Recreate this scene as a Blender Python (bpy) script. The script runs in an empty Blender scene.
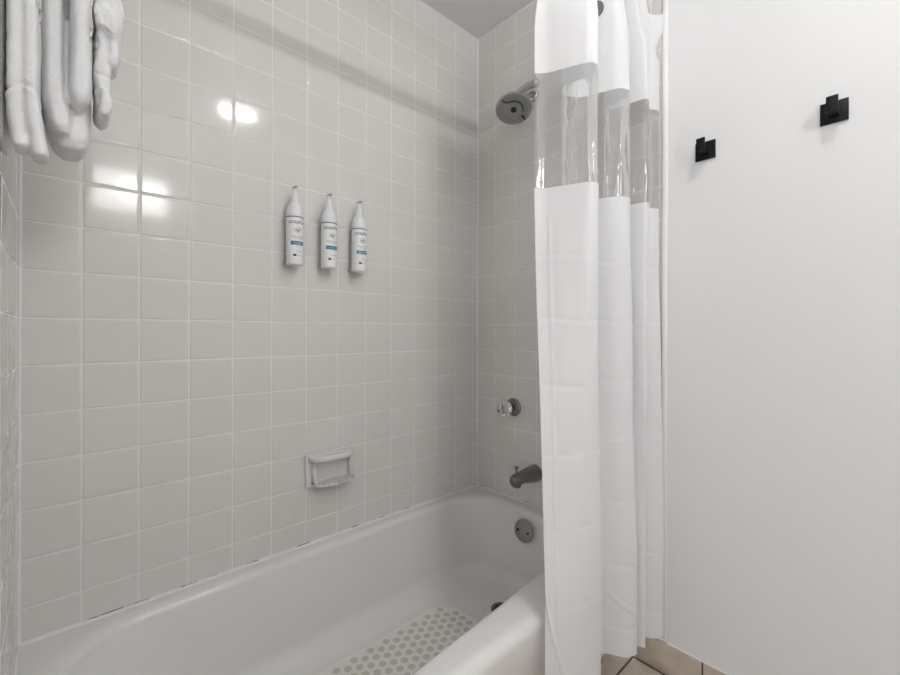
import bpy, bmesh, math, random
from mathutils import Vector, Matrix, noise
random.seed(7)
KEY, FILL, SKY = 500, 11.5, 1.4
S = bpy.context.scene
COL = S.collection
PI = math.pi

# ------------------------------------------------------------------ room frame
# corner of the long tiled wall (Y=0) and the plumbing wall (X=0) is the origin; room lies at X<0, Y<0
EYE = 1.06                      # camera height
LX = -1.4546                    # tiled wall at the foot of the tub
CEIL = EYE + 1.313
RIM = EYE - 0.697
YAW = 0.82863
CAM = Vector((-1.3852, -1.3277, EYE))
TP, TV = 0.11, 0.10748          # tile pitch across, up
ZROW = 1.0862                   # a grout row
F, CX, CY = 423.8, 450.0, 330.64
RV = Vector((math.sin(YAW), -math.cos(YAW), 0)); WV = Vector((math.cos(YAW), math.sin(YAW), 0))

# ------------------------------------------------------------------ materials
def new_mat(name):
    m = bpy.data.materials.new(name); m.use_nodes = True
    nt = m.node_tree
    return m, nt, nt.nodes['Principled BSDF']
def mat(name, col, rough=0.5, metal=0.0, coat=0.0, bump=None, spec=0.5, trans=0.0, ior=1.5, sss=None, var=None):
    m, nt, b = new_mat(name)
    b.inputs['Base Color'].default_value = (*col, 1); b.inputs['Roughness'].default_value = rough
    b.inputs['Metallic'].default_value = metal; b.inputs['Coat Weight'].default_value = coat
    b.inputs['Specular IOR Level'].default_value = spec
    b.inputs['Transmission Weight'].default_value = trans; b.inputs['IOR'].default_value = ior
    if bump or var:
        tc = nt.nodes.new('ShaderNodeTexCoord')
    if bump:
        sc, st, dist = bump
        n = nt.nodes.new('ShaderNodeTexNoise'); n.inputs['Scale'].default_value = sc; n.inputs['Detail'].default_value = 4
        bp = nt.nodes.new('ShaderNodeBump'); bp.inputs['Strength'].default_value = st; bp.inputs['Distance'].default_value = dist
        nt.links.new(tc.outputs['Object'], n.inputs['Vector']); nt.links.new(n.outputs['Fac'], bp.inputs['Height'])
        nt.links.new(bp.outputs['Normal'], b.inputs['Normal'])
    if var:
        sc, amt = var
        n = nt.nodes.new('ShaderNodeTexNoise'); n.inputs['Scale'].default_value = sc; n.inputs['Detail'].default_value = 5
        r = nt.nodes.new('ShaderNodeValToRGB')
        r.color_ramp.elements[0].position = .3; r.color_ramp.elements[1].position = .7
        r.color_ramp.elements[0].color = (*[c*(1-amt) for c in col], 1)
        r.color_ramp.elements[1].color = (*[min(1, c*(1+amt)) for c in col], 1)
        nt.links.new(tc.outputs['Object'], n.inputs['Vector']); nt.links.new(n.outputs['Fac'], r.inputs['Fac'])
        nt.links.new(r.outputs['Color'], b.inputs['Base Color'])
    return m
def emis(name, col, strength):
    m, nt, b = new_mat(name)
    b.inputs['Base Color'].default_value = (.9, .9, .9, 1)
    b.inputs['Emission Color'].default_value = (*col, 1); b.inputs['Emission Strength'].default_value = strength
    return m

M = {}
M['tile'] = mat('glazed_tile', (.755, .742, .708), .085, bump=(7, .05, .004), var=(2.5, .015))
M['grout'] = mat('tile_grout', (.84, .832, .812), .7, bump=(120, .2, .001))
M['paint'] = mat('white_wall_paint', (.82, .818, .816), .55, bump=(14, .12, .004))
M['ceilpaint'] = mat('ceiling_paint', (.84, .84, .86), .8, bump=(60, .15, .002))
M['white'] = mat('white_trim_paint', (.88, .88, .88), .4)
M['enamel'] = None
M['dark_grout'] = mat('dark_floor_grout', (.06, .045, .035), .9)
M['base_tile'] = mat('beige_base_tile', (.58, .50, .42), .4, var=(18, .12))
M['chrome'] = mat('dull_chrome', (.58, .58, .57), .2, 1.0)
M['darkchrome'] = mat('tarnished_chrome', (.25, .235, .22), .36, 1.0)
M['face'] = mat('spray_face_grey', (.44, .44, .43), .36, .85)
M['black'] = mat('matte_black_metal', (.004, .004, .004), .5, spec=.25)
M['rubber'] = mat('black_rubber', (.012, .012, .012), .6)
M['acrylic'] = mat('clear_acrylic', (.98, .98, .98), .12, trans=1.0, ior=1.33)
M['ceramic'] = mat('white_ceramic', (.76, .745, .73), .14)
M['plastic'] = mat('white_bottle_plastic', (.91, .91, .912), .28)
M['cap'] = mat('white_pump_plastic', (.86, .86, .885), .35)
M['bracket'] = mat('grey_bracket_plastic', (.45, .45, .45), .4)
M['nozzle'] = mat('grey_nozzle_plastic', (.55, .55, .53), .4)
M['terry'] = mat('white_terry', (.86, .86, .865), .95, bump=(420, .35, .003), spec=.1)
M['steel'] = mat('brushed_steel', (.55, .55, .55), .25, 1.0)
M['ink_navy'] = mat('navy_print', (.05, .13, .19), .4)
M['ink_brown'] = mat('brown_print', (.12, .03, .03), .4)
M['ink_dark'] = mat('charcoal_print', (.035, .035, .04), .4)
M['ink_grey'] = mat('grey_print', (.34, .35, .37), .4)
M['ink_white'] = mat('white_print', (.85, .88, .9), .4)
M['band_blue'] = mat('blue_label_band', (.05, .20, .36), .35)
M['band_petrol'] = mat('petrol_label_band', (.03, .19, .30), .35)
M['band_teal'] = mat('teal_label_band', (.04, .25, .32), .35)
M['caulk'] = None

def N(nt, t, **kw):
    n = nt.nodes.new(t)
    for k, v in kw.items(): setattr(n, k, v)
    return n
def math_node(nt, op, a, b=None):
    n = N(nt, 'ShaderNodeMath', operation=op)
    for i, v in enumerate((a, b)):
        if v is None: continue
        if isinstance(v, (int, float)): n.inputs[i].default_value = v
        else: nt.links.new(v, n.inputs[i])
    return n.outputs[0]

# caulk: white bead with specks of black mould
m, nt, b = new_mat('caulk_with_mould'); M['caulk'] = m
tc = N(nt, 'ShaderNodeTexCoord'); n1 = N(nt, 'ShaderNodeTexNoise'); n1.inputs['Scale'].default_value = 17; n1.inputs['Detail'].default_value = 6
r = N(nt, 'ShaderNodeValToRGB'); e = r.color_ramp.elements
e[0].position = .72; e[0].color = (.88, .875, .86, 1); e[1].position = .76; e[1].color = (.12, .11, .10, 1)
nt.links.new(tc.outputs['Object'], n1.inputs['Vector']); nt.links.new(n1.outputs['Fac'], r.inputs['Fac']); nt.links.new(r.outputs['Color'], b.inputs['Base Color'])
b.inputs['Roughness'].default_value = .5

# tub enamel with the non-slip field of round dots on its floor
TUBFLOOR = EYE - 0.985
m, nt, b = new_mat('tub_enamel'); M['enamel'] = m
b.inputs['Roughness'].default_value = .16
tc = N(nt, 'ShaderNodeTexCoord'); sx = N(nt, 'ShaderNodeSeparateXYZ'); nt.links.new(tc.outputs['Object'], sx.inputs[0])
X, Y, Z = sx.outputs
A_, B_ = 0.0330, 0.0572        # hex lattice = two rectangular lattices
def lattice(ox, oy):
    fx = math_node(nt, 'SUBTRACT', math_node(nt, 'FRACT', math_node(nt, 'DIVIDE', math_node(nt, 'ADD', X, 20*B_ + ox), B_)), .5)
    fy = math_node(nt, 'SUBTRACT', math_node(nt, 'FRACT', math_node(nt, 'DIVIDE', math_node(nt, 'ADD', Y, 20*A_ + oy), A_)), .5)
    fx = math_node(nt, 'MULTIPLY', fx, B_); fy = math_node(nt, 'MULTIPLY', fy, A_)
    r_ = math_node(nt, 'SQRT', math_node(nt, 'ADD', math_node(nt, 'MULTIPLY', fx, fx), math_node(nt, 'MULTIPLY', fy, fy)))
    return r_, math_node(nt, 'SUBTRACT', X, fx), math_node(nt, 'SUBTRACT', Y, fy)
def smooth(v, lo, hi):
    n = N(nt, 'ShaderNodeMapRange'); n.interpolation_type = 'SMOOTHSTEP'
    nt.links.new(v, n.inputs['Value']); n.inputs['From Min'].default_value = lo; n.inputs['From Max'].default_value = hi
    return n.outputs['Result']
def inside(fade, px=None, py=None):
    ax = math_node(nt, 'ABSOLUTE', math_node(nt, 'ADD', px or X, .745)); ay = math_node(nt, 'ABSOLUTE', math_node(nt, 'ADD', py or Y, .345))
    o = math_node(nt, 'MULTIPLY', math_node(nt, 'SUBTRACT', 1.0, smooth(ax, .384, .384+fade)), math_node(nt, 'SUBTRACT', 1.0, smooth(ay, .153, .153+fade)))
    o = math_node(nt, 'MULTIPLY', o, math_node(nt, 'SUBTRACT', 1.0, smooth(math_node(nt, 'ADD', ax, ay), .498, .498+fade)))
    return math_node(nt, 'MULTIPLY', o, math_node(nt, 'SUBTRACT', 1.0, smooth(Z, TUBFLOOR + .04, TUBFLOOR + .06)))
dots = []
for ox, oy in ((-.0045, .004), (B_/2-.0045, A_/2+.004)):
    r_, cx_, cy_ = lattice(ox, oy)
    dots.append(math_node(nt, 'MULTIPLY', math_node(nt, 'SUBTRACT', 1.0, smooth(r_, .0100, .0124)), inside(.004, cx_, cy_)))
dot = math_node(nt, 'MAXIMUM', *dots)
def mixc(fac, a, bcol):
    n = N(nt, 'ShaderNodeMix', data_type='RGBA'); nt.links.new(fac, n.inputs[0])
    for i, v in ((6, a), (7, bcol)):
        if isinstance(v, tuple): n.inputs[i].default_value = (*v, 1)
        else: nt.links.new(v, n.inputs[i])
    return n.outputs[2]
c = mixc(inside(.03), (.825, .814, .795), (.82, .795, .75))
c = mixc(dot, c, (.62, .57, .505))
nt.links.new(c, b.inputs['Base Color'])
rr = math_node(nt, 'ADD', math_node(nt, 'MULTIPLY', inside(.03), .25), .16); nt.links.new(rr, b.inputs['Roughness'])

# floor: beige stoneware tiles with dark joints
m, nt, b = new_mat('beige_floor_tile'); M['floor'] = m
tc = N(nt, 'ShaderNodeTexCoord'); mp = N(nt, 'ShaderNodeMapping'); mp.inputs['Location'].default_value = (3.05 + .012, 3.05 + .715, 0)
bt = N(nt, 'ShaderNodeTexBrick'); bt.offset = 0; bt.squash = 1
bt.inputs['Scale'].default_value = 1; bt.inputs['Brick Width'].default_value = .305; bt.inputs['Row Height'].default_value = .305
bt.inputs['Mortar Size'].default_value = .0035; bt.inputs['Mortar Smooth'].default_value = .1
bt.inputs['Mortar'].default_value = (.065, .05, .04, 1)
no = N(nt, 'ShaderNodeTexNoise'); no.inputs['Scale'].default_value = 22; no.inputs['Detail'].default_value = 6
rp = N(nt, 'ShaderNodeValToRGB'); e = rp.color_ramp.elements
e[0].position = .3; e[0].color = (.50, .42, .345, 1); e[1].position = .7; e[1].color = (.63, .55, .465, 1)
nt.links.new(tc.outputs['Object'], mp.inputs['Vector']); nt.links.new(mp.outputs[0], bt.inputs['Vector'])
nt.links.new(tc.outputs['Object'], no.inputs['Vector']); nt.links.new(no.outputs['Fac'], rp.inputs['Fac'])
nt.links.new(rp.outputs['Color'], bt.inputs['Color1']); nt.links.new(rp.outputs['Color'], bt.inputs['Color2'])
nt.links.new(bt.outputs['Color'], b.inputs['Base Color']); b.inputs['Roughness'].default_value = .6; b.inputs['Specular IOR Level'].default_value = .3

# curtain cloth: white, a little translucent
m, nt, b = new_mat('white_curtain_cloth'); M['cloth'] = m
b.inputs['Base Color'].default_value = (.92, .922, .93, 1); b.inputs['Roughness'].default_value = .5; b.inputs['Specular IOR Level'].default_value = .3
tr = N(nt, 'ShaderNodeBsdfTranslucent'); tr.inputs['Color'].default_value = (.92, .922, .93, 1)
mx = N(nt, 'ShaderNodeMixShader'); mx.inputs[0].default_value = .24
out = nt.nodes['Material Output']
nt.links.new(b.outputs[0], mx.inputs[1]); nt.links.new(tr.outputs[0], mx.inputs[2]); nt.links.new(mx.outputs[0], out.inputs['Surface'])
# clear vinyl: thin film, mostly see-through, glossy, faintly milky
m, nt, b = new_mat('clear_vinyl'); M['vinyl'] = m
out = nt.nodes['Material Output']; nt.nodes.remove(b)
tp = N(nt, 'ShaderNodeBsdfTransparent'); tp.inputs['Color'].default_value = (.975, .975, .978, 1)
gl = N(nt, 'ShaderNodeBsdfGlossy'); gl.inputs['Roughness'].default_value = .07; gl.inputs['Color'].default_value = (1, 1, 1, 1)
df = N(nt, 'ShaderNodeBsdfDiffuse'); df.inputs['Color'].default_value = (.85, .85, .86, 1)
tc = N(nt, 'ShaderNodeTexCoord'); mp = N(nt, 'ShaderNodeMapping'); mp.inputs['Scale'].default_value = (26, 26, 9)
no = N(nt, 'ShaderNodeTexNoise'); no.inputs['Scale'].default_value = 1; no.inputs['Detail'].default_value = 3
bp = N(nt, 'ShaderNodeBump'); bp.inputs['Strength'].default_value = .5; bp.inputs['Distance'].default_value = .01
nt.links.new(tc.outputs['Object'], mp.inputs[0]); nt.links.new(mp.outputs[0], no.inputs['Vector']); nt.links.new(no.outputs['Fac'], bp.inputs['Height'])
nt.links.new(bp.outputs['Normal'], gl.inputs['Normal'])
fr = N(nt, 'ShaderNodeFresnel'); fr.inputs['IOR'].default_value = 1.55; nt.links.new(bp.outputs['Normal'], fr.inputs['Normal'])
fr2 = math_node(nt, 'MINIMUM', math_node(nt, 'MULTIPLY', fr.outputs[0], 1.6), .8)
m1 = N(nt, 'ShaderNodeMixShader'); m1.inputs[0].default_value = .10
m2 = N(nt, 'ShaderNodeMixShader'); nt.links.new(fr2, m2.inputs[0])
nt.links.new(tp.outputs[0], m1.inputs[1]); nt.links.new(df.outputs[0], m1.inputs[2])
nt.links.new(m1.outputs[0], m2.inputs[1]); nt.links.new(gl.outputs[0], m2.inputs[2]); nt.links.new(m2.outputs[0], out.inputs['Surface'])

# ------------------------------------------------------------------ mesh helpers
def link(o, parent=None):
    COL.objects.link(o)
    if parent is not None: o.parent = parent
    return o
def obj(name, bm, mats, parent=None, smooth_=True, angle=40):
    me = bpy.data.meshes.new(name); bmesh.ops.recalc_face_normals(bm, faces=bm.faces) if not getattr(bm, '_keep', False) else None
    if smooth_:
        for f in bm.faces: f.smooth = True
        for e_ in bm.edges:
            if len(e_.link_faces) == 2 and e_.calc_face_angle(0) > math.radians(angle): e_.smooth = False
    bm.to_mesh(me); bm.free()
    for m_ in (mats if isinstance(mats, (list, tuple)) else [mats]): me.materials.append(m_)
    o = bpy.data.objects.new(name, me)
    return link(o, parent)
def thing(name, loc, label, cat, group=None):
    o = bpy.data.objects.new(name, None); o.location = loc; o.empty_display_size = .05; COL.objects.link(o)
    return tag(o, label, cat, group)
def tag(o, label, cat, group=None):
    o['label'] = label; o['category'] = cat
    if group: o['group'] = group
    return o
def struct(o): o['kind'] = 'structure'; return o

def box(bm, lo, hi, bev=0, seg=2):
    r_ = bmesh.ops.create_cube(bm, size=1)
    vs = r_['verts']; c_ = (Vector(lo)+Vector(hi))/2; s_ = Vector(hi)-Vector(lo)
    for v in vs: v.co = Vector((v.co.x*s_.x, v.co.y*s_.y, v.co.z*s_.z)) + c_
    if bev:
        es = list({e_ for v in vs for e_ in v.link_edges})
        bmesh.ops.bevel(bm, geom=es, offset=bev, segments=seg, affect='EDGES', profile=.5)
def basis(axis):
    a = Vector(axis).normalized(); h = Vector((0, 0, 1)) if abs(a.z) < .9 else Vector((1, 0, 0))
    u = h.cross(a).normalized(); v = a.cross(u)
    return a, u, v
def lathe(bm, prof, o=(0, 0, 0), axis=(0, 0, 1), n=32, cap=True, lobes=0, lobe_amt=0):
    a, u, v = basis(axis); o = Vector(o); rings = []
    for r_, h in prof:
        ring = []
        for i in range(n):
            t = 2*PI*i/n; rr_ = r_*(1 + (lobe_amt*math.cos(lobes*t) if lobes else 0))
            ring.append(bm.verts.new(o + a*h + u*rr_*math.cos(t) + v*rr_*math.sin(t)))
        rings.append(ring)
    for A, B in zip(rings, rings[1:]):
        for i in range(n): bm.faces.new((A[i], A[(i+1) % n], B[(i+1) % n], B[i]))
    if cap: bm.faces.new(rings[0][::-1]); bm.faces.new(rings[-1])
def tube(bm, pts, r_, n=16, cap=True, flat=None):
    pts = [Vector(p) for p in pts]; rings = []; pu = None
    for i, p in enumerate(pts):
        t = (pts[min(i+1, len(pts)-1)] - pts[max(i-1, 0)]).normalized()
        if pu is None: a, pu, pv_ = basis(t)
        pu = (pu - t*pu.dot(t)).normalized(); pv_ = t.cross(pu)
        rad = r_[i] if isinstance(r_, (list, tuple)) else r_
        ry = rad if flat is None else (flat[i] if isinstance(flat, (list, tuple)) else flat)
        rings.append([bm.verts.new(p + pu*rad*math.cos(2*PI*k/n) + pv_*ry*math.sin(2*PI*k/n)) for k in range(n)])
    for A, B in zip(rings, rings[1:]):
        for i in range(n): bm.faces.new((A[i], A[(i+1) % n], B[(i+1) % n], B[i]))
    if cap: bm.faces.new(rings[0][::-1]); bm.faces.new(rings[-1])
def spline(P, n):                          # Catmull-Rom through points, n samples
    P = [Vector(p) for p in P]; out_ = []
    segs = len(P)-1
    for k in range(n):
        t = k/(n-1)*segs; i = min(int(t), segs-1); f = t-i
        p0, p1, p2, p3 = P[max(i-1, 0)], P[i], P[i+1], P[min(i+2, segs)]
        out_.append(.5*((2*p1) + (p2-p0)*f + (2*p0-5*p1+4*p2-p3)*f*f + (3*p1-p0-3*p2+p3)*f**3))
    return out_
def quad(name, pts, m_, parent=None):
    bm = bmesh.new(); bm.faces.new([bm.verts.new(p) for p in pts]); bm._keep = True if False else None
    me = bpy.data.meshes.new(name); bm.to_mesh(me); bm.free(); me.materials.append(m_)
    return link(bpy.data.objects.new(name, me), parent)

# ------------------------------------------------------------------ tiled walls (real tiles, pillowed, each a hair out of true)
def tiled_wall(name, o, U, nrm, us, zs, relief=1.0, g=.0016):
    o, U, nrm = Vector(o), Vector(U), Vector(nrm); bm = bmesh.new()
    def P(u, z, d): return bm.verts.new(o + U*u + Vector((0, 0, z)) + nrm*d)
    u0, u1, z0, z1 = us[0], us[-1], zs[0], zs[-1]
    f = bm.faces.new([P(u0, z0, 0), P(u1, z0, 0), P(u1, z1, 0), P(u0, z1, 0)]); f.material_index = 1
    # wall body behind the tiles
    bk = [P(u0, z0, -.03), P(u1, z0, -.03), P(u1, z1, -.03), P(u0, z1, -.03)]
    f = bm.faces.new(bk); f.material_index = 1
    for a, b_ in zip(us, us[1:]):
        for c_, d_ in zip(zs, zs[1:]):
            if b_-a < .006 or d_-c_ < .006: continue
            tu, tz, th = random.gauss(0, .0011), random.gauss(0, .0011), random.gauss(0, .00006)
            ca, cz = (a+b_)/2, (c_+d_)/2
            rings = []
            for ins, dep in ((0, -.0004), (.0007, .0004), (.0018, .0009), (.004, .0012)):
                i_ = g + min(ins, (b_-a)/2-g-.0005, (d_-c_)/2-g-.0005)
                ring = []
                for (uu, zz) in ((a+i_, c_+i_), (b_-i_, c_+i_), (b_-i_, d_-i_), (a+i_, d_-i_)):
                    ring.append(P(uu, zz, dep*relief + (th + tu*(uu-ca) + tz*(zz-cz) if dep > 0 else 0)))
                rings.append(ring)
            for A, B in zip(rings, rings[1:]):
                for k in range(4):
                    f = bm.faces.new((A[k], A[(k+1) % 4], B[(k+1) % 4], B[k])); f.smooth = True
            f = bm.faces.new(rings[-1]); f.smooth = False
    bm.normal_update()
    for f in bm.faces:
        if f.normal.dot(nrm) < 0: f.normal_flip()
    me = bpy.data.meshes.new(name); bm.to_mesh(me); bm.free(); me.materials.append(M['tile']); me.materials.append(M['grout'])
    return struct(link(bpy.data.objects.new(name, me)))
rows = [ZROW - r_*TV for r_ in range(10, -14, -1)]
zs = [RIM-.02] + [z for z in rows if RIM+.004 < z < CEIL-.004] + [CEIL]
us = [0.0] + [(n+.26564)*TP for n in range(0, 14) if (n+.26564)*TP < -LX-.004] + [-LX]
tiled_wall('wall_back', (0, 0, 0), (-1, 0, 0), (0, -1, 0), us, zs)
zs_f = [0.0] + [z for z in rows if .004 < z < CEIL-.004] + [CEIL]
ye = .802
us = [0.0] + [(n+.9509)*TP for n in range(0, 8) if (n+.9509)*TP < ye-.004] + [ye]
tiled_wall('wall_end', (0, 0, 0), (0, -1, 0), (-1, 0, 0), us, [.096] + [z for z in zs_f if z > .1])
us = [0.0] + [(n+.35)*TP for n in range(0, 8) if (n+.35)*TP < .82-.004] + [.82]
tiled_wall('wall_left', (LX, 0, 0), (0, -1, 0), (1, 0, 0), us, zs_f, .12, .0008)

def slab(name, lo, hi, m_):
    bm = bmesh.new(); box(bm, lo, hi); return struct(obj(name, bm, m_, smooth_=False))
YF, XO = -2.26, -2.35
slab('floor', (XO-.1, YF-.1, -.05), (.1, .05, 0), M['floor'])
slab('ceiling', (XO-.1, YF-.1, CEIL), (.1, .05, CEIL+.05), M['ceilpaint'])
slab('wall_right', (.0005, YF-.1, 0), (.1, -.8025, CEIL), M['paint'])
slab('wall_front', (XO-.1, YF-.1, 0), (.0005, YF, CEIL), M['paint'])
slab('wall_outer', (XO-.1, -1.02, 0), (XO, -.82, CEIL), M['paint'])
slab('wall_outer_lintel', (XO-.1, YF, 2.05), (XO, -1.02, CEIL), M['paint'])  # the opening below is added, unseen, to let fill daylight in
slab('wall_return', (XO-.1, -.82, 0), (LX-.0305, -.72, CEIL), M['paint'])
slab('wall_stub', (LX-.0302, -.838, 0), (LX+.002, -.8205, CEIL), M['paint'])
# rounded white edging where the tile stops on the plumbing wall
bm = bmesh.new(); box(bm, (-.009, -.8165, .097), (.0, -.8005, CEIL-.001), .004, 3); struct(obj('trim_1', bm, M['white']))
# beige base tiles under the painted wall
bm = bmesh.new(); y = -.722
for y1 in (-.916, -1.221, -1.526, -1.831, -2.136, -2.255):
    box(bm, (-.008, y1+.002, .001), (.0005, y-.002, .095), .0015, 2); y = y1
bo = struct(obj('baseboard_right', bm, M['base_tile']))
bm = bmesh.new(); box(bm, (-.005, -2.255, .0005), (0, -.722, .093)); struct(obj('baseboard_right_joints', bm, M['dark_grout'], smooth_=False))
bm = bmesh.new(); box(bm, (-.0075, -2.255, .0945), (0, -.8165, .099), .0015, 2); struct(obj('trim_2', bm, M['white']))
# caulk between tub and tile, and up the two corners
def bead(name, pts, r_, m_):
    bm = bmesh.new(); tube(bm, pts, r_, 8); return struct(obj(name, bm, m_))
ln = lambda a, b_, n=60: [Vector(a).lerp(Vector(b_), i/(n-1)) for i in range(n)]
bead('trim_3', ln((LX+.002, -.002, RIM+.001), (-.002, -.002, RIM+.001)), .0044, M['caulk'])
bead('trim_4', ln((-.002, -.002, RIM+.001), (-.002, -.70, RIM+.001)), .0044, M['caulk'])
bead('trim_5', ln((LX+.002, -.002, RIM+.001), (LX+.002, -.70, RIM+.001)), .0044, M['caulk'])
m, nt, b = new_mat('mouldy_joint'); M['joint'] = m
tc = N(nt, 'ShaderNodeTexCoord'); n1 = N(nt, 'ShaderNodeTexNoise'); n1.inputs['Scale'].default_value = 15; n1.inputs['Detail'].default_value = 5
r = N(nt, 'ShaderNodeValToRGB'); e = r.color_ramp.elements
e[0].position = .53; e[0].color = (.84, .83, .81, 1); e[1].position = .585; e[1].color = (.20, .145, .13, 1)
nt.links.new(tc.outputs['Object'], n1.inputs['Vector']); nt.links.new(n1.outputs['Fac'], r.inputs['Fac']); nt.links.new(r.outputs['Color'], b.inputs['Base Color'])
bead('trim_10', ln((LX+.004, -.0016, RIM+.0066), (-.004, -.0016, RIM+.0066)), .0013, M['joint'])
bead('trim_11', ln((-.0016, -.004, RIM+.0066), (-.0016, -.70, RIM+.0066)), .0013, M['joint'])
bead('trim_6', ln((-.001, -.001, RIM), (-.001, -.001, CEIL-.001)), .0042, M['white'])
bead('trim_7', ln((LX+.001, -.001, RIM), (LX+.001, -.001, CEIL-.001)), .0045, M['white'])
bead('trim_8', ln((LX, -.001, CEIL-.002), (-.001, -.001, CEIL-.002)), .003, M['grout'])
bead('trim_9', ln((-.001, -.001, CEIL-.002), (-.001, -.80, CEIL-.002)), .003, M['grout'])

# ------------------------------------------------------------------ bathtub
TX0, TX1, TY0, TY1 = LX+.0025, -.0025, -.715, -.0025
def rrect(x0, x1, y0, y1, rad, z, n=14):
    rad = max(min(rad, (x1-x0)/2-.001, (y1-y0)/2-.001), .0005); P = []
    cs = [(x1-rad, y1-rad, 0), (x0+rad, y1-rad, PI/2), (x0+rad, y0+rad, PI), (x1-rad, y0+rad, 1.5*PI)]
    for i, (cx_, cy_, a0) in enumerate(cs):
        for k in range(n): 
            a = a0 + PI/2*k/(n-1); P.append(Vector((cx_+rad*math.cos(a), cy_+rad*math.sin(a), z)))
        nx_, ny_, na = cs[(i+1) % 4]; q = Vector((nx_+rad*math.cos(na), ny_+rad*math.sin(na), z)); p = P[-1]
        for k in range(1, 12): P.append(p.lerp(q, k/12))
    return P
tub = thing('bathtub', (TX0/2, -.36, 0), 'off-white alcove bathtub along the tiled wall with dotted non-slip floor', 'bathtub')
def rel(o, parent):              # keep mesh in world coordinates under a moved parent
    o.parent = parent; o.matrix_parent_inverse = Matrix.Translation(-parent.location); return o
loops = []
def L(i_l, i_r, i_f, i_b, rad, z): loops.append(rrect(TX0+i_l, TX1-i_r, TY0+i_f, TY1-i_b, rad, z))
L(.0, .0, .066, .0, .004, .001)
L(.0, .0, .056, .0, .004, .08)
L(.0, .0, .026, .0, .004, .21)
L(.0, .0, .0065, .0, .004, RIM-.075)
L(.0, .0, .0028, .0, .004, RIM-.052)
L(.0, .0, .0006, .0, .004, RIM-.036)
for k in range(0, 9):
    a = PI/2*k/8; L(.0, .0, .0+.030*(1-math.cos(a)), .0, .004, RIM-.028+.028*math.sin(a))
RL, RR, RF, RB = .055, .048, .066, .034
NOUT = len(loops); L(.02, .02, .044, .012, .03, RIM); L(RL-.018, RR-.018, RF-.014, RB-.012, .13, RIM)
for k in range(1, 8):
    a = PI/2*k/7; q = .022
    L(RL-.012+q*math.sin(a)+.004*k/7, RR-.012+q*math.sin(a), RF-.008+q*math.sin(a)*.7, RB-.006+q*math.sin(a), .145+.02*math.sin(a), RIM-.020*(1-math.cos(a)))
D0 = RIM-TUBFLOOR
il, ir, if_, ib = RL+.014, RR+.010, RF+.008, RB+.016
for k in range(1, 11):
    t = k/10; z = RIM-.020-(D0-.020-.070)*t
    L(il+.17*t**1.1, ir+.040*t, if_+.034*t, ib+.034*t, .165-.02*t, z)
il2, ir2, if2, ib2 = il+.17, ir+.040, if_+.034, ib+.034
for k in range(1, 10):
    a = PI/2*k/9; q = .075
    L(il2+.12*(1-math.cos(a)), ir2+q*(1-math.cos(a)), if2+q*(1-math.cos(a)), ib2+q*(1-math.cos(a)), .145-.035*k/9, TUBFLOOR+.070*(1-math.sin(a)))
for k in (.25, .5, .75, .97):
    L(il2+.12+.35*k, ir2+.075+.35*k, if2+.075+.155*k, ib2+.075+.155*k, .11*(1-k)+.003, TUBFLOOR-.004*k)
for lp in loops[NOUT:]:              # the front rim widens towards the drain end
    for p in lp:
        fr = max(0, min(1, (-.36-p.y)/.25)); p.y += .075*max(0, min(.62, p.x+.95))*fr
bm = bmesh.new(); R_ = [[bm.verts.new(p) for p in lp] for lp in loops]; n_ = len(R_[0])
for A, B in zip(R_, R_[1:]):
    for i in range(n_): bm.faces.new((A[i], A[(i+1) % n_], B[(i+1) % n_], B[i]))
bm.faces.new(R_[-1])
rel(obj('basin', bm, M['enamel'], angle=75), tub)
# overflow plate with two screws, drain
OX, OY, OZ = -.089, -.331, EYE-.7606
on = Vector((-1, 0, .16)).normalized()
bm = bmesh.new(); lathe(bm, [(.001, .0), (.040, .0), (.042, .003), (.041, .006), (.036, .0085), (.012, .0095), (.001, .0095)], Vector((OX+.004, OY, OZ)), on, 40)
ov = rel(obj('overflow_plate', bm, mat('worn_chrome', (.33, .325, .315), .38, .9)), tub)
a_, u_, v_ = basis(on)
for s_ in (-1, 1):
    bm = bmesh.new(); lathe(bm, [(.001, .0), (.0052, .0), (.0048, .003), (.001, .0038)], Vector((OX+.004, OY, OZ)) + on*.0085 + u_*.023*s_ - v_*.002, on, 14)
    sc = obj('screw', bm, M['rubber']); sc.parent = ov
dr = Vector((-.237, -.347, TUBFLOOR+.0005))
bm = bmesh.new(); lathe(bm, [(.036, -.004), (.036, .002), (.030, .0035), (.025, .001), (.024, -.004)], dr, (0, 0, 1), 36, cap=False)
dn = rel(obj('drain_ring', bm, mat('drain_brass', (.22, .19, .14), .4, .9)), tub)
bm = bmesh.new(); lathe(bm, [(.001, .0), (.0245, .0), (.0245, .001), (.001, .0015)], dr + Vector((0, 0, -.001)), (0, 0, 1), 30)
q_ = obj('drain_plug', bm, mat('drain_dark', (.07, .062, .045), .5, .5)); q_.parent = dn

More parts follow.
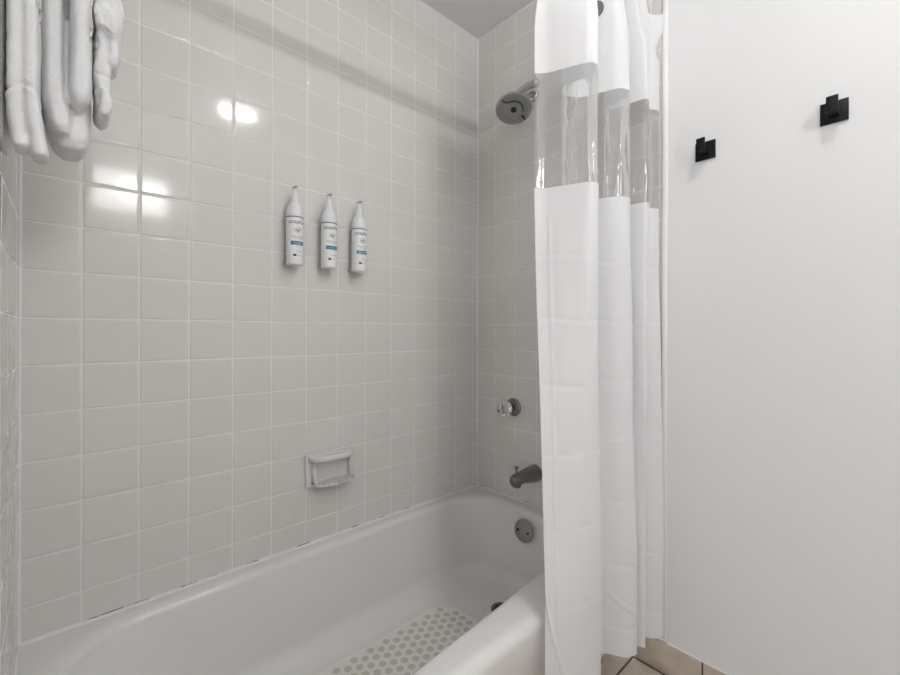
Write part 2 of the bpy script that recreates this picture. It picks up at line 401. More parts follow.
# ------------------------------------------------------------------ plumbing
def arc(c_, r_, a0, a1, n=10): return [Vector((c_[0]+r_*math.cos(a), c_[1], c_[2]+r_*math.sin(a))) for a in [a0+(a1-a0)*i/(n-1) for i in range(n)]]
sh = thing('shower_sprayer', (-.001, -.322, EYE+.974), 'round grey shower head on a short bent arm high on the tiled end wall', 'shower head')
def on_x(x, y, X):                  # the point of the plane X seen in that direction
    u, v = (x-CX)/F, (y-CY)/F; d_ = WV + RV*u; t = (X-CAM.x)/d_.x
    return Vector((X, CAM.y + d_.y*t, EYE - v*t))
fl = on_x(533, 95.5, -.001); hc = on_x(513, 108.3, -.165); hn = Vector((-.325, -.25, -.912)).normalized()
bm = bmesh.new(); lathe(bm, [(.001, 0), (.026, 0), (.0255, .005), (.021, .012), (.014, .016), (.001, .016)], fl, (-1, 0, 0), 32); rel(obj('wall_flange', bm, M['chrome']), sh)
back = hc - hn*.058; el = on_x(534.5, 83.5, -.050)
bm = bmesh.new(); tube(bm, [fl, fl+Vector((-.022, 0, .004)), el + Vector((0, 0, -.02)), el], .0095, 18)
lathe(bm, [(.001, -.019), (.010, -.0165), (.0165, -.0095), (.019, 0), (.0165, .0095), (.010, .0165), (.001, .019)], el, (0, 0, 1), 24)
tube(bm, spline([el, el.lerp(back, .35)+Vector((0, 0, .010)), el.lerp(back, .7)+Vector((0, 0, .006)), back], 20), .0125, 18); rel(obj('shower_arm', bm, M['chrome']), sh)
bm = bmesh.new(); lathe(bm, [(.001, -.014), (.018, -.014), (.0195, -.010), (.0195, .006), (.017, .011), (.001, .011)], fl + Vector((-.030, 0, .004)), (-1, 0, .1), 8); rel(obj('arm_nut', bm, M['chrome'], angle=25), sh)
bm = bmesh.new(); lathe(bm, [(.001, -.012), (.017, -.012), (.0185, -.008), (.0185, .008), (.016, .013), (.001, .013)], back + hn*.006, hn, 8)
lathe(bm, [(.001, 0), (.013, .002), (.017, .010), (.013, .019), (.001, .020)], back + hn*.014, hn, 24); rel(obj('ball_joint', bm, M['chrome'], angle=25), sh)
bm = bmesh.new(); lathe(bm, [(.001, -.034), (.018, -.034), (.024, -.027), (.050, -.014), (.064, -.006), (.0665, .000), (.0655, .005), (.060, .006)], hc, hn, 48, cap=False); rel(obj('head_shell', bm, M['chrome']), sh)
bm = bmesh.new(); lathe(bm, [(.0655, .003), (.0635, .0065), (.058, .0075), (.036, .0045), (.033, .0065), (.012, .0065), (.001, .006)], hc, hn, 48, cap=False); face = rel(obj('spray_face', bm, M['face']), sh)
bm = bmesh.new(); lathe(bm, [(.001, .005), (.0105, .005), (.0105, .010), (.008, .0115), (.001, .0115)], hc, hn, 24); o = obj('centre_nozzle', bm, M['rubber']); o.parent = face
ha, hu, hv = basis(hn)
# curved slots of the spray selector
right_img = (RV - hn*RV.dot(hn)).normalized(); up_img = hn.cross(right_img); up_img = up_img if up_img.z > 0 else -up_img
def onface(r_, a, d_=.0078): return hc + hn*d_ + right_img*r_*math.cos(a) + up_img*r_*math.sin(a)
bm = bmesh.new(); tube(bm, [onface(.058, math.radians(142), .0075), onface(.044, math.radians(143), .0062), onface(.034, math.radians(130), .006)] + [onface(.034, math.radians(a), .0062) for a in range(120, -12, -10)], .0021, 8)
o = obj('spray_slot', bm, M['rubber']); o.parent = face
bm = bmesh.new(); tube(bm, [onface(.040, math.radians(-34), .006), onface(.060, math.radians(-37), .0075)], .0032, 8); o = obj('spray_slot', bm, M['rubber']); o.parent = face
bm = bmesh.new()
for k in range(26): 
    a = 2*PI*k/26; lathe(bm, [(.0018, 0), (.0014, .0016), (.0003, .0018)], onface(.049, a, .0062), hn, 8)
o = obj('nozzle_ring', bm, M['darkchrome']); o.parent = face; o['kind'] = 'stuff'

def valve(y, label):
    z = EYE-.316; t = thing('shower_valve_handle', (-.001, y, z), label, 'tap handle', 'shower taps'); o_ = Vector((-.001, y, z))
    bm = bmesh.new(); lathe(bm, [(.001, 0), (.0365, 0), (.0375, .004), (.034, .008), (.026, .010), (.0245, .014), (.018, .017), (.001, .017)], o_, (-1, 0, 0), 40); rel(obj('escutcheon', bm, M['darkchrome']), t)
    bm = bmesh.new(); lathe(bm, [(.001, .012), (.0145, .012), (.0145, .030), (.008, .033), (.001, .033)], o_, (-1, 0, 0), 24); rel(obj('valve_stem', bm, M['rubber']), t)
    bm = bmesh.new(); lathe(bm, [(.001, .0335), (.016, .0335), (.0235, .039), (.0265, .048), (.0265, .072), (.024, .080), (.019, .085), (.001, .0855)], o_, (-1, 0, 0), 60, lobes=10, lobe_amt=.05); kn = rel(obj('knob', bm, M['acrylic'], angle=30), t)
    bm = bmesh.new(); lathe(bm, [(.001, .0858), (.010, .0858), (.009, .088), (.001, .0885)], o_, (-1, 0, 0), 20); c_ = obj('knob_cap', bm, M['chrome']); c_.parent = kn
    return t
valve(-.2127, 'clear acrylic tap knob on a dark plate, fully visible left of the curtain')
valve(-.447, 'clear acrylic tap knob mostly hidden behind the curtain edge')

SY, SZ = -.322, EYE-.562
sp = thing('tub_spout', (-.001, SY, SZ), 'dark tarnished tub spout with lift-up diverter above the bathtub rim', 'spout')
bm = bmesh.new()
secs = [(0, .0, .033, .033), (-.010, .0, .033, .033), (-.040, .001, .031, .030), (-.080, .003, .027, .0245), (-.110, .003, .0235, .0215), (-.130, .001, .0215, .0225), (-.139, -.001, .0195, .0205), (-.144, -.002, .015, .016)]
rings = []
for x, dz, ry, rz in secs:
    ring = []
    for i in range(28):
        a = 2*PI*i/28; yy = ry*math.cos(a); zz = rz*math.sin(a); ring.append(bm.verts.new((x, SY+yy, SZ+dz+zz)))
    rings.append(ring)
for A, B in zip(rings, rings[1:]):
    for i in range(28): bm.faces.new((A[i], A[(i+1) % 28], B[(i+1) % 28], B[i]))
bm.faces.new(rings[0][::-1]); bm.faces.new(rings[-1])
rel(obj('spout_body', bm, M['darkchrome'], angle=60), sp)
bm = bmesh.new(); lathe(bm, [(.013, 0), (.0185, .006), (.0195, .020), (.0195, .022)], (-.121, SY, SZ-.027), (0, 0, 1), 26, cap=False)
lathe(bm, [(.001, 0), (.015, 0), (.013, .001)], (-.121, SY, SZ-.0245), (0, 0, 1), 20); rel(obj('spout_outlet', bm, M['darkchrome']), sp)
bm = bmesh.new(); lathe(bm, [(.001, 0), (.0035, 0), (.0035, .022), (.0055, .024), (.0085, .029), (.0085, .032), (.001, .033)], (-.122, SY, SZ+.018), (0, 0, 1), 18); rel(obj('diverter_knob', bm, M['darkchrome']), sp)

# ------------------------------------------------------------------ soap dish set in the tile
sx0, sx1 = -(7.26564*TP)-.006, -(7.26564*TP)+.157
sz1, sz0 = ZROW-4*TV+.004, ZROW-5*TV+.001
sd = thing('soap_dish', ((sx0+sx1)/2, 0, sz0), 'white ceramic soap dish with grab bar set into the long tiled wall', 'soap dish')
bm = bmesh.new(); box(bm, (sx0, -.012, sz0), (sx1, .0, sz1), .004, 3); rel(obj('back_plate', bm, M['ceramic']), sd)
bm = bmesh.new()                      # tray: curved tongue with a raised lip, pouring notch in the middle
nx, ny = 44, 14; G = []
for i in range(nx+1):
    s_ = i/nx; x = sx0+.018+(sx1-sx0-.026)*s_; e_ = abs(2*s_-1); row = []
    reach = .058*(1-.30*e_**3)-.006*math.exp(-((s_-.5)/.05)**2)
    for j in range(ny+1):
        t = j/ny; dpt = .010+reach*t
        z = sz0+.016 - .006*t + .028*max(0, t-.72)**1.0*(1-.85*math.exp(-((s_-.5)/.05)**2)) + .005*max(0, e_-.86)/.14
        row.append((x, -dpt, z))
    G.append(row)
top = [[bm.verts.new(p) for p in r_] for r_ in G]
bot = [[bm.verts.new((p[0], p[1], p[2]-.010+.004*(j/ny)-.000)) for j, p in enumerate(r_)] for r_ in G]
for i in range(nx):
    for j in range(ny):
        bm.faces.new((top[i][j], top[i][j+1], top[i+1][j+1], top[i+1][j])); bm.faces.new((bot[i][j], bot[i+1][j], bot[i+1][j+1], bot[i][j+1]))
for i in range(nx):
    bm.faces.new((top[i][ny], bot[i][ny], bot[i+1][ny], top[i+1][ny])); bm.faces.new((top[i][0], top[i+1][0], bot[i+1][0], bot[i][0]))
for j in range(ny):
    bm.faces.new((top[0][j], bot[0][j], bot[0][j+1], top[0][j+1])); bm.faces.new((top[nx][j], top[nx][j+1], bot[nx][j+1], bot[nx][j]))
rel(obj('tray', bm, M['ceramic'], angle=60), sd)
for x in (sx0+.023, sx1-.012):
    bm = bmesh.new()
    prof = [(-.008, sz0+.010), (-.046, sz0+.016), (-.030, sz0+.040), (-.026, sz0+.062), (-.036, sz1-.022), (-.040, sz1-.010), (-.008, sz1-.006)]
    l_, r2 = [[bm.verts.new((x+dx, y, z)) for y, z in prof] for dx in (-.005, .005)]
    bm.faces.new(l_); bm.faces.new(r2[::-1])
    for k in range(len(prof)): bm.faces.new((l_[k], r2[k], r2[(k+1) % len(prof)], l_[(k+1) % len(prof)]))
    bmesh.ops.bevel(bm, geom=list(bm.edges), offset=.002, segments=2, affect='EDGES')
    rel(obj('side_cheek', bm, M['ceramic'], angle=60), sd)
bm = bmesh.new(); zb = sz1-.0155
tube(bm, spline([(sx0+.017, -.008, zb), (sx0+.020, -.030, zb), (sx0+.038, -.047, zb-.001), ((sx0+sx1)/2, -.050, zb-.001), (sx1-.034, -.046, zb-.001), (sx1-.014, -.030, zb), (sx1-.010, -.008, zb)], 40), .0105, 16)
rel(obj('grab_bar', bm, M['ceramic']), sd)
bm = bmesh.new(); box(bm, (sx0+.020, -.030, sz1-.014), (sx1-.008, -.008, sz1-.004), .004, 3); rel(obj('top_shelf', bm, M['ceramic']), sd)
bm = bmesh.new()
for k in range(7): 
    x = sx0+.034+k*(sx1-sx0-.068)/6; tube(bm, [(x, -.016, sz0+.0165), (x, -.050, sz0+.0145)], .0022, 8)
rel(obj('tray_rib', bm, M['ceramic']), sd)

# ------------------------------------------------------------------ pump bottles on the wall
def text_mesh(body, size, depth=.0003):
    cu = bpy.data.curves.new('t', 'FONT'); cu.body = body; cu.size = size; cu.align_x = 'CENTER'; cu.align_y = 'CENTER'; cu.resolution_u = 3
    o_ = bpy.data.objects.new('t', cu); COL.objects.link(o_); dg = bpy.context.evaluated_depsgraph_get()
    me = bpy.data.meshes.new_from_object(o_.evaluated_get(dg)); bm = bmesh.new(); bm.from_mesh(me)
    bpy.data.objects.remove(o_); bpy.data.curves.remove(cu); bpy.data.meshes.remove(me)
    bmesh.ops.triangulate(bm, faces=bm.faces)
    bmesh.ops.subdivide_edges(bm, edges=[e_ for e_ in bm.edges if e_.calc_length() > .004], cuts=1)
    return bm
BR = .0255
def print_lines(words, h):           # a row of fine print too small to read: dashes of word length
    bm = bmesh.new(); tot = sum(words) + .0018*(len(words)-1); x = -tot/2
    for w_ in words:
        n_ = max(2, int(w_/.0015)); P = [[bm.verts.new((x+w_*i/n_, s_*h/2, 0)) for s_ in (-1, 1)] for i in range(n_+1)]
        for i in range(n_): bm.faces.new((P[i][0], P[i+1][0], P[i+1][1], P[i][1]))
        x += w_+.0018
    return bm
def wrap(bm, c_, zc, turn, off=.0004):      # bend a flat bmesh (x,y) around the bottle
    for v in bm.verts:
        a = turn + v.co.x/BR; r_ = BR + off; v.co = Vector((c_.x + r_*math.sin(a), c_.y - r_*math.cos(a), zc + v.co.y))
    bm.normal_update()
    for f in bm.faces:
        cc = f.calc_center_median()
        if f.normal.dot(Vector((cc.x-c_.x, cc.y-c_.y, 0))) < 0: f.normal_flip()
    return bm
def strip(w, h, n=18):
    bm = bmesh.new(); P = [[bm.verts.new((-w/2+w*i/n, s_*h/2, 0)) for s_ in (-1, 1)] for i in range(n+1)]
    for i in range(n): bm.faces.new((P[i][0], P[i+1][0], P[i+1][1], P[i][1]))
    return bm
def bottle(x, ztop, band, word, label, turn):
    hgt = .245; z0 = ztop-hgt; c_ = Vector((x, -.0385, z0))
    t = thing('pump_bottle', c_, label, 'bottle', 'pump bottles on the shower wall')
    bm = bmesh.new(); lathe(bm, [(.001, 0), (.0235, .0), (BR, .003), (BR, .010), (BR, .030), (BR, .060), (BR, .090), (BR, .120), (BR, .138), (BR, .147)], c_, (0, 0, 1), 48, cap=False)
    body = rel(obj('bottle_body', bm, M['plastic']), t)
    bm = bmesh.new(); lathe(bm, [(BR, .147), (BR+.0006, .148), (BR+.0003, .154), (BR-.0002, .161), (.0246, .169), (.0228, .177), (.0192, .185), (.0150, .190), (.0122, .192)], c_, (0, 0, 1), 40, cap=False); rel(obj('shoulder', bm, M['cap']), t)
    bm = bmesh.new(); lathe(bm, [(.0122, .190), (.0128, .193), (.0124, .198), (.0108, .208), (.0085, .217), (.0062, .223), (.0050, .232), (.0052, .236)], c_, (0, 0, 1), 28, cap=False)
    lathe(bm, [(.0048, .230), (.0070, .233), (.0070, .2365), (.001, .2370)], c_, (0, 0, 1), 24); pump = rel(obj('pump', bm, M['cap']), t)
    bm = bmesh.new(); pp = c_ + Vector((0, 0, .240)); tube(bm, [pp+Vector((-.002, .008, .0)), pp+Vector((.0, -.004, .0005)), pp+Vector((.001, -.014, .0)), pp+Vector((.001, -.018, -.002))], [.0042, .0052, .0040, .003], 14, flat=[.0030, .0038, .003, .0028])
    nz = obj('nozzle', bm, M['nozzle']); nz.parent = pump
    for o_ in (nz,): o_.matrix_parent_inverse = Matrix.Identity(4)
    def lab(name, bm_, zc, m_, off=.0004):
        o_ = obj(name, wrap(bm_, c_, z0+zc, turn, off), m_); o_.parent = body; return o_
    def shifted(bm_, dx, dy=0):
        for v in bm_.verts: v.co.x += dx; v.co.y += dy
        return bm_
    lab('label_line', strip(.104, .0030, 40), 0.1445, M['ink_navy'], .0007)
    lab('brand_word', text_mesh('soaphus', .0175), .1290, M['ink_brown'] if band == 'band_blue' else M['ink_dark'])
    bm_ = bmesh.new()                 # pale round leaf emblem
    for r_ in (.0095,):
        for k in range(28):
            a, b2 = 2*PI*k/28, 2*PI*(k+1)/28
            bm_.faces.new([bm_.verts.new((rr_*math.cos(q), rr_*math.sin(q), 0)) for rr_, q in ((r_, a), (r_, b2), (r_-.001, b2), (r_-.001, a))])
    for s_ in (-1, 0, 1):
        P = [(0, -.007), (s_*.005-.0022, 0), (s_*.006, .0068), (s_*.005+.0022, 0)]
        bm_.faces.new([bm_.verts.new((p[0], p[1], 0)) for p in P])
    lab('emblem', bm_, .1035, M['ink_grey'])
    lab('small_print', shifted(print_lines((.007, .006, .009, .008), .0022), 0), .0845, M['ink_grey'])
    lab('small_print', shifted(print_lines((.006, .010, .007), .0018), .003), .0785, M['ink_grey'])
    bd = lab('colour_band', strip(.042, .0115), .0645, M[band])
    o_ = obj('band_word', wrap(text_mesh(word, .0068), c_, z0+.0645, turn, .0007), M['ink_white']); o_.parent = body
    lab('small_print', shifted(print_lines((.007, .008), .0015), .004), .0565, M['ink_grey'])
    lab('small_print', shifted(print_lines((.005, .008, .006), .0014), .006), .040, M['ink_grey'])
    lab('print_mark', shifted(strip(.0090, .0065, 5), -.009), .0275, M['ink_dark'])
    lab('small_print', shifted(print_lines((.006, .005, .006), .0014), .008), .0275, M['ink_grey'])
    # bracket behind the bottle
    bm = bmesh.new(); box(bm, (x-.016, -.012, z0+.004), (x+.016, -.0015, z0+.150), .003, 2)
    box(bm, (x-.0255, -.024, z0+.006), (x+.020, -.008, z0+.014), .003, 2); rel(obj('wall_mount', bm, M['bracket']), t)
    return t
bottle(-.8545, EYE+.446, 'band_blue', 'shampoo', 'white pump bottle with blue label band, leftmost of the three on the tiled wall', -.02)
bottle(-.7405, EYE+.447, 'band_petrol', 'conditioner', 'white pump bottle with dark petrol-blue band, between the other two wall bottles', -.02)
bottle(-.6290, EYE+.446, 'band_teal', 'body wash', 'white pump bottle with teal label band, the one nearest the shower head', -.02)

# ------------------------------------------------------------------ shower curtain on its rod
ROD_Y, ROD_Z = -.722, EYE+1.100
rod = thing('curtain_rod', (LX/2, ROD_Y, ROD_Z), 'straight steel curtain rod spanning the tub alcove above the shower curtain', 'curtain rod')
bm = bmesh.new(); tube(bm, ln((LX+.002, ROD_Y, ROD_Z), (-.002, ROD_Y, ROD_Z), 8), .0145, 20); rel(obj('rod', bm, M['steel']), rod)
for x, s_ in ((LX+.0015, 1), (-.0015, -1)):
    bm = bmesh.new(); lathe(bm, [(.001, 0), (.034, 0), (.033, .006), (.022, .014), (.017, .018), (.001, .018)], (x, ROD_Y, ROD_Z), (s_, 0, 0), 28); rel(obj('rod_flange', bm, M['steel']), rod)
H_TOP, H_W1, H_W0, H_BOT = 1.055, .690, .383, -.930
def hem(x, y):                       # plan position of the upper panel's hem seen at image point x, y
    w_ = H_W1*F/(CY + .00243*(x-CX) - y); p = CAM + RV*((x-CX)/F*w_) + WV*w_; return (p.x, p.y)
TOP = [hem(*q) for q in ((534, 73.5), (545, 73), (560, 69.5), (575, 65.5), (587, 62.3), (594, 62.7), (597.5, 67), (594, 73), (585, 78), (573, 82), (564, 86), (561.5, 90), (565, 95), (575, 97), (588, 96), (602, 92), (614, 88.7), (623, 88.2), (629, 91), (628, 96.5), (620, 101), (608, 105), (603, 108), (610, 109), (622, 106), (634, 102), (645, 98.5), (648.5, 101), (645, 105), (648, 108.5), (654, 110), (658.5, 110.8))]
BOT = [(-.530, -.735), (-.490, -.765), (-.420, -.785), (-.365, -.787), (-.349, -.775), (-.335, -.750), (-.300, -.737), (-.236, -.724), (-.200, -.775), (-.160, -.791), (-.172, -.752), (-.145, -.742), (-.119, -.799), (-.098, -.755), (-.0595, -.803), (-.034, -.818)]
NU = 620
def spline_at(P, t):
    P = [Vector((*p, 0)) for p in P]; segs = len(P)-1; t = max(0, min(segs, t)); i = min(int(t), segs-1); f = t-i
    p0, p1, p2, p3 = P[max(i-1, 0)], P[i], P[i+1], P[min(i+2, segs)]
    return .5*((2*p1) + (p2-p0)*f + (2*p0-5*p1+4*p2-p3)*f*f + (3*p1-p0-3*p2+p3)*f**3)
ANCH = [(0, 0), (2, 1), (4, 2), (5, 3), (6.4, 4), (8, 5), (11, 6), (15, 7), (17, 8), (18.6, 9), (20, 10), (22.5, 11), (26.5, 12), (28.2, 13), (29.7, 14), (31, 15)]
def remap(t):
    for (a, b_), (c_, d_) in zip(ANCH, ANCH[1:]):
        if t <= c_: return b_ + (d_-b_)*(t-a)/(c_-a)
    return ANCH[-1][1]
tp_ = [spline_at(TOP, 31*i/(NU-1)) for i in range(NU)]; bt_ = [spline_at(BOT, remap(31*i/(NU-1))) for i in range(NU)]
rodp = [Vector((p.x, ROD_Y + (p.y-ROD_Y)*.55, 0)) for p in tp_]
def sstep(t): t = max(0, min(1, t)); return t*t*(3-2*t)
def cpoint(i, h):
    t = max(0, min(1, (.36-h)/(.36+.64))); p = tp_[i].lerp(bt_[i], t*.75+.25*sstep(t))
    u = i/(NU-1)
    if h > .80: p = p.lerp(rodp[i], sstep((h-.80)/(H_TOP-.80))*(1-sstep((u-.88)/.05)))
    if u > .955:                      # loose dog-ear at the top corner
        k = (u-.955)/.045; e = (h-.845)/(.985-.845)
        if e > 0: p = p + Vector((.0, -.022*max(0, (e-.35)/.65) + .014*min(e/.22, 1)*(1-max(0, min(1, (e-.22)/.4))), 0))*k*k
    return p
CREASES = [.185, .020, -.148, -.315, -.50, -.685, -.86]
def cdisp(u, h):
    d_ = 0
    if h < H_W0-.02:
        for k, c_ in enumerate(CREASES):
            cc = c_ + .004*math.sin(u*30+k); d_ +=   .0010*math.exp(-((h-cc)/.004)**2) - .0012*math.exp(-((h-cc-.009)/.009)**2)
        d_ += .0022*math.exp(-((u-.040)/.004)**2)*sstep((.35-h)/.1)
        # diagonal crease where the cloth bends over the rim
        d_ += .0045*math.exp(-((u-(.0+(-.64-h)*.32))/.006)**2)*sstep((-.60-h)/.05)
        d_ += .003*math.exp(-((u-(.485+(-.74-h)*1.35))/.008)**2)*sstep((-.735-h)/.02)*sstep((h+.83)/.04)
    if H_W0-.01 < h < H_W1+.01: d_ += (noise.noise(Vector((u*55, h*5, 9.0)))*.0022 + noise.noise(Vector((u*90, h*26, 4.0)))*.0007)*min(1, (h-H_W0+.01)/.03)*min(1, (H_W1+.01-h)/.03)
    n_ = noise.noise(Vector((u*14, h*3.0, 2.0)))*.0045 + noise.noise(Vector((u*40, h*9, 5.0)))*.0009
    return d_ + n_
def sag(u):                          # the last corner has slipped off its ring
    return H_TOP - .070*sstep((u-.905)/.03)
def cgrid(hs_fn, nh):
    bm = bmesh.new(); V_ = []
    for i in range(NU):
        u = i/(NU-1); lo, hi = hs_fn(u); col = []
        for j in range(nh):
            h = lo+(hi-lo)*j/(nh-1); p = cpoint(i, h); a, b2 = cpoint(max(i-1, 0), h), cpoint(min(i+1, NU-1), h)
            tg = (b2-a).normalized(); nm = Vector((tg.y, -tg.x, 0)); p = p + nm*cdisp(u, h); col.append(bm.verts.new((p.x, p.y, EYE+h)))
        V_.append(col)
    for i in range(NU-1):
        for j in range(nh-1): bm.faces.new((V_[i][j], V_[i+1][j], V_[i+1][j+1], V_[i][j+1]))
    return bm
cur = thing('shower_curtain', (-.25, ROD_Y, EYE+H_BOT), 'white shower curtain with a clear vinyl window band, bunched at the end wall', 'shower curtain')
for nm_, fn, nh, m_ in (('upper_panel', lambda u: (H_W1, sag(u)), 46, M['cloth']), ('clear_window', lambda u: (H_W0, H_W1), 40, M['vinyl']), ('lower_panel', lambda u: (H_BOT, H_W0), 260, M['cloth'])):
    rel(obj(nm_, cgrid(fn, nh), m_, angle=180), cur)
for u in (.03, .17, .30, .45, .56, .70, .84):
    i = int(u*(NU-1)); p = cpoint(i, sag(u)-.02)
    bm = bmesh.new(); rr_ = .027
    tube(bm, [(p.x, ROD_Y + rr_*math.cos(a), ROD_Z-.0105 + (rr_+.0)*1.25*math.sin(a)) for a in [2*PI*k/24 for k in range(25)]], .0022, 8); rel(obj('curtain_ring', bm, M['steel']), cur)
    if u == .47: pass
gi = min(range(int(.40*NU), int(.56*NU)), key=lambda i: abs(CX + F*(cpoint(i, .935)-CAM).dot(RV)/(cpoint(i, .935)-CAM).dot(WV) - 595.5)); gp = cpoint(gi, .935); ga, gb = cpoint(gi-4, .935), cpoint(gi+4, .935); gt = (gb-ga).normalized(); gn = Vector((gt.y, -gt.x, 0))
if gn.dot(CAM-gp) < 0: gn = -gn
bm = bmesh.new(); a_ = gt; 
ring = [[bm.verts.new(Vector((gp.x, gp.y, EYE+.935)) + gn*d_ + gt*rx*math.cos(2*PI*k/28) + Vector((0, 0, 1.15*rx*math.sin(2*PI*k/28)))) for k in range(28)] for rx, d_ in ((.021, .001), (.020, .004), (.014, .0042), (.001, .0035))]
for A, B in zip(ring, ring[1:]):
    for k in range(28): bm.faces.new((A[k], A[(k+1) % 28], B[(k+1) % 28], B[k]))
rel(obj('grommet', bm, mat('grommet_grey', (.16, .16, .165), .5, .2)), cur)

# ------------------------------------------------------------------ robe hooks on the painted wall
def hook(y, z, label):
    t = thing('robe_hook', (0, y, z), label, 'hook', 'robe hooks on the painted wall')
    bm = bmesh.new(); box(bm, (-.006, y-.026, z-.026), (.0004, y+.026, z+.026), .0012, 2); rel(obj('mount_plate', bm, M['black']), t)
    bm = bmesh.new(); box(bm, (-.042, y-.010, z-.012), (-.005, y+.010, z-.004), .001, 2)
    box(bm, (-.0475, y-.011, z-.012), (-.041, y+.011, z+.024), .0012, 2); rel(obj('hook_arm', bm, M['black']), t)
    return t
hook(-.9195, EYE+.526, 'small square matte black robe hook on white wall, nearer the shower curtain')
hook(-1.199, EYE+.533, 'matte black square robe hook on white wall, farther from the shower curtain')

# ------------------------------------------------------------------ towels over a bar on the left tiled wall
BARZ, BARX = EYE+.640, -1.388
def at(x, y, Y):                    # the point of the plane Y seen in that direction
    u, v = (x-CX)/F, (y-CY)/F; d_ = WV + RV*u; t = (Y-CAM.y)/d_.y
    return Vector((CAM.x + d_.x*t, Y, EYE - v*t))
BARZ = EYE+.598
tb = thing('towel_rack', (LX, -.36, BARZ), 'steel towel rack with parallel rails on the left tiled wall, holding the white towels', 'towel rack')
for px_ in (1, 24, 64, 104):
    bx = at(px_, -55, -.42).x; bm = bmesh.new(); tube(bm, ln((bx, -.68, BARZ), (bx, -.20, BARZ), 6), .005, 14); rel(obj('rail', bm, M['steel']), tb)
for y in (-.68, -.20):
    bm = bmesh.new(); box(bm, (LX-.001, y-.004, BARZ-.014), (at(104, -55, -.42).x+.012, y+.004, BARZ+.014), .003, 2); rel(obj('rack_side', bm, M['steel']), tb)
def lobe(bm, path, Y, dy, tail=.14):
    # path of (image x, image y, half width m) from top to bottom, dy = half depth in the room
    pts = [(at(x, y, Y+dy), w*.90) for x, y, w in path]; n = 30; rows_ = []
    sp_ = spline([(p.x, p.z, w) for p, w in pts], 22)
    for k, q in enumerate(sp_):
        t = k/21; end = 1.0
        if t > 1-tail: end = math.sqrt(max(0.003, 1-((t-1+tail)/tail)**2))
        if t < .06: end = math.sqrt(max(0.02, 1-((.06-t)/.06)**2))
        ring = []
        for i in range(n):
            a = 2*PI*i/n; ca, sa = math.cos(a), math.sin(a); pw = .62
            xx = math.copysign(abs(ca)**pw, ca)*q.z*(.08+.92*end); yy = math.copysign(abs(sa)**pw, sa)*dy*(.55+.45*end)
            ring.append(bm.verts.new((q.x+xx, Y+dy+yy, q.y)))
        rows_.append(ring)
    for A, B in zip(rows_, rows_[1:]):
        for i in range(n): bm.faces.new((A[i], A[(i+1) % n], B[(i+1) % n], B[i]))
    bm.faces.new(rows_[0][::-1]); bm.faces.new(rows_[-1])
def towel(name, lobes, label, vox=.0024, seams=(), lump=0):
    bm = bmesh.new()
    for lb in lobes: lobe(bm, *lb)
    bmesh.ops.recalc_face_normals(bm, faces=bm.faces)
    me = bpy.data.meshes.new(name); bm.to_mesh(me); bm.free(); o_ = link(bpy.data.objects.new(name, me))
    md = o_.modifiers.new('r', 'REMESH'); md.mode = 'VOXEL'; md.voxel_size = vox
    md = o_.modifiers.new('s', 'SMOOTH'); md.factor = .6; md.iterations = 9
    dg = bpy.context.evaluated_depsgraph_get(); nm_ = bpy.data.meshes.new_from_object(o_.evaluated_get(dg)); o_.modifiers.clear(); o_.data = nm_; bpy.data.meshes.remove(me)
    for v in nm_.vertices:
        c_ = v.co; k = noise.noise(c_*30)*.0016 + noise.noise(c_*85)*.0007; 
        for ys, amp in seams:            # stitched hem lines
            zz = at(24, ys + .12*(24-24), -.45).z + .004*math.sin(c_.x*180); k += amp*math.exp(-((c_.z-zz)/.0035)**2)
        if lump: k += lump*(noise.noise(c_*48 + Vector((3, 1, 7)))) - lump*.8*max(0, 1-abs(noise.noise(c_*34))*9)
        v.co = c_ + v.normal*k
    for p in nm_.polygons: p.use_smooth = True
    nm_.materials.clear(); nm_.materials.append(M['terry']); nm_.name = name
    return tag(o_, label, 'towel', 'white towels on the left wall')
TPY = -60
towel('hand_towel', [([(3, TPY, .0062), (3, 20, .0062), (3, 90, .0063), (3.5, 130, .0063), (4, 151, .0063)], -.47, .045)],
      'white hand towel at the far left edge, closest to the left tiled wall')
towel('bath_towel', [([(24, TPY, .0145), (24, 10, .0150), (24, 70, .0150), (24.5, 112, .0145), (26, 136, .0130)], -.47, .05),
                     ([(30, TPY, .0085), (30, 60, .0095), (32, 110, .0095), (37, 140, .009), (41, 163, .010)], -.512, .024, .06),
                     ([(15, TPY, .0085), (15, 60, .0095), (15, 110, .0095), (18, 135, .009), (21, 153, .009)], -.508, .024, .06)],
      'white towel with a flared lower hem, hanging just left of the thick folded towel', seams=((18, -.0022), (104, -.0020), (109, .0016)))
towel('bath_towel', [([(53, TPY, .0145), (53, 0, .0145), (53, 60, .0150), (54, 95, .0165), (58, 124, .0175), (63, 146, .013)], -.460, .05),
                     ([(79, TPY, .0130), (79, 0, .0135), (79, 50, .0130), (79.5, 88, .0155), (79, 104, .0150), (78, 116, .009)], -.476, .045, .22),
                     ([(66, 30, .026), (66, 95, .0330), (67, 128, .0315), (69, 158, .025)], -.44, .045, .22)],
      'thick folded white bath towel with rounded lower fold, the widest of the hanging towels')
towel('washcloth', [([(101, TPY, .010), (101, 0, .012), (101, 40, .0125), (101, 85, .0130), (101.5, 127, .0125)], -.45, .04, .10),
                    ([(108, TPY, .013), (110, 5, .012), (112, 40, .012), (111, 76, .008)], -.455, .032),
                    ([(117, 6, .006), (119.5, 20, .006), (115, 46, .006)], -.45, .02),
                    ([(99, 2, .008), (99, 15, .010), (101, 34, .008)], -.464, .02), ([(106, 14, .007), (109, 26, .010), (112, 44, .007)], -.462, .02), ([(103, 92, .008), (104, 108, .010), (103, 120, .008)], -.458, .02)],
      'crumpled white washcloth at the right end of the hanging towels', lump=.0024)

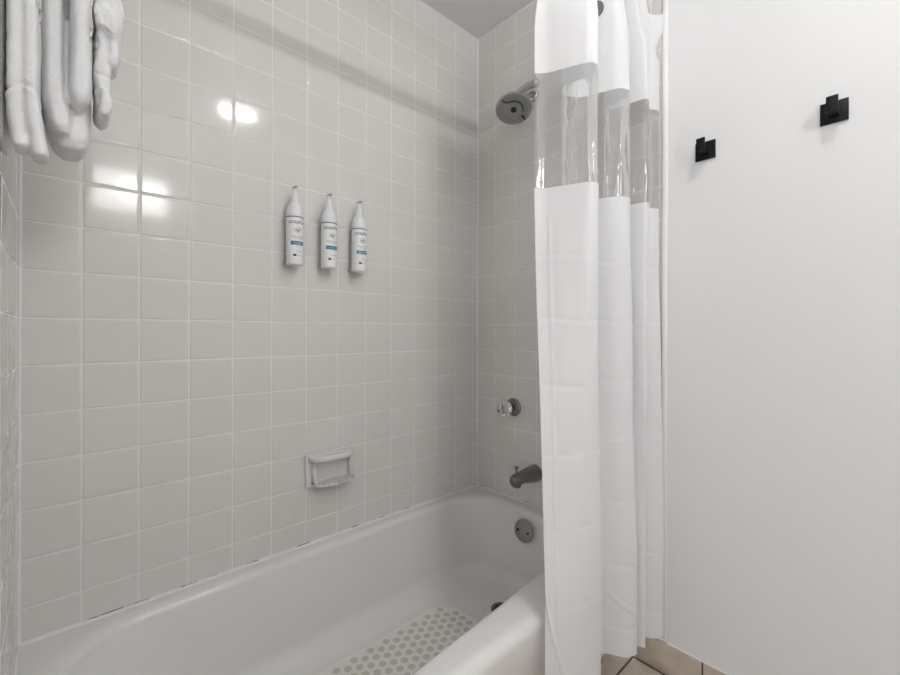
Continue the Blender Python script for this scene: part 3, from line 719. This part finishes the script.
# ------------------------------------------------------------------ the room's lamps, and an added opening for daylight fill
cl = thing('ceiling_light', (-.62, -1.355, CEIL), 'small ceiling light with a bare linear tube, above the floor in front of the tub', 'ceiling light')
bm = bmesh.new(); box(bm, (-.72, -1.385, CEIL-.018), (-.52, -1.325, CEIL), .004, 2); rel(obj('light_frame', bm, M['white']), cl)
bm = bmesh.new(); tube(bm, [(-.70, -1.355, CEIL-.034), (-.698, -1.355, CEIL-.034), (-.542, -1.355, CEIL-.034), (-.54, -1.355, CEIL-.034)], [.004, .0065, .0065, .004], 16); rel(obj('lamp_tube', bm, emis('ceiling_tube_glow', (1, .993, .982), KEY)), cl)
for x in (-.705, -.535):
    bm = bmesh.new(); box(bm, (x-.006, -1.367, CEIL-.046), (x+.006, -1.343, CEIL-.016), .002, 2); rel(obj('tube_holder', bm, M['white']), cl)
vl = thing('vanity_light', (-1.03, YF, EYE+.91), 'frosted box vanity light with two bright bulbs on the wall opposite the tub', 'wall light')
bm = bmesh.new(); box(bm, (-1.26, YF-.002, EYE+.78), (-.82, YF+.02, EYE+1.04), .004, 2); rel(obj('lamp_mount', bm, M['chrome']), vl)
bm = bmesh.new(); box(bm, (-1.25, YF+.021, EYE+.79), (-.84, YF+.095, EYE+1.03), .02, 4); rel(obj('frosted_diffuser', bm, emis('vanity_box_glow', (1, .993, .982), FILL)), vl)
gm = emis('vanity_bulb_glow', (1, .993, .982), FILL*6)
for x in (-1.055, -.935):
    bm = bmesh.new(); lathe(bm, [(.001, 0), (.018, .003), (.030, .014), (.034, .030), (.030, .046), (.016, .060), (.001, .066)], (x, YF+.128, EYE+.895), (0, 0, 1), 24); rel(obj('bulb', bm, gm), vl)
    bm = bmesh.new(); tube(bm, [(x, YF+.09, EYE+.97), (x, YF+.128, EYE+.97), (x, YF+.128, EYE+.958)], .010, 12); rel(obj('bulb_holder', bm, M['chrome']), vl)

pl = bpy.data.lights.new('fill_portal', 'AREA'); pl.shape = 'RECTANGLE'; pl.size = 1.24; pl.size_y = 2.05; pl.cycles.is_portal = True  # portal at the added side-wall opening, brings in sky light as fill
po = link(bpy.data.objects.new('fill_portal', pl)); po.location = (XO-.05, (YF-1.02)/2, 1.025); po.rotation_euler = (PI/2, 0, -PI/2)
# ------------------------------------------------------------------ camera
cd = bpy.data.cameras.new('camera'); co = bpy.data.objects.new('camera', cd); COL.objects.link(co)
cd.sensor_fit = 'HORIZONTAL'; cd.sensor_width = 36; cd.lens = F/900*36; cd.clip_start = .01
cd.shift_y = -(337.5-CY)/900
roll = .00243; down = Vector((0, 0, -1))
rx = RV*math.cos(roll) - down*math.sin(roll); dx = RV*math.sin(roll) + down*math.cos(roll)
mx = Matrix((( rx.x, -dx.x, -WV.x, CAM.x), (rx.y, -dx.y, -WV.y, CAM.y), (rx.z, -dx.z, -WV.z, CAM.z), (0, 0, 0, 1)))
co.matrix_world = mx
S.camera = co
w = bpy.data.worlds.new('world'); S.world = w; w.use_nodes = True
w.node_tree.nodes['Background'].inputs[0].default_value = (.98, .985, 1, 1); w.node_tree.nodes['Background'].inputs[1].default_value = SKY
S.view_settings.view_transform = 'Standard'; S.view_settings.look = 'None'; S.view_settings.gamma = 1; S.view_settings.use_curve_mapping = False
S.view_settings.exposure = -0.05
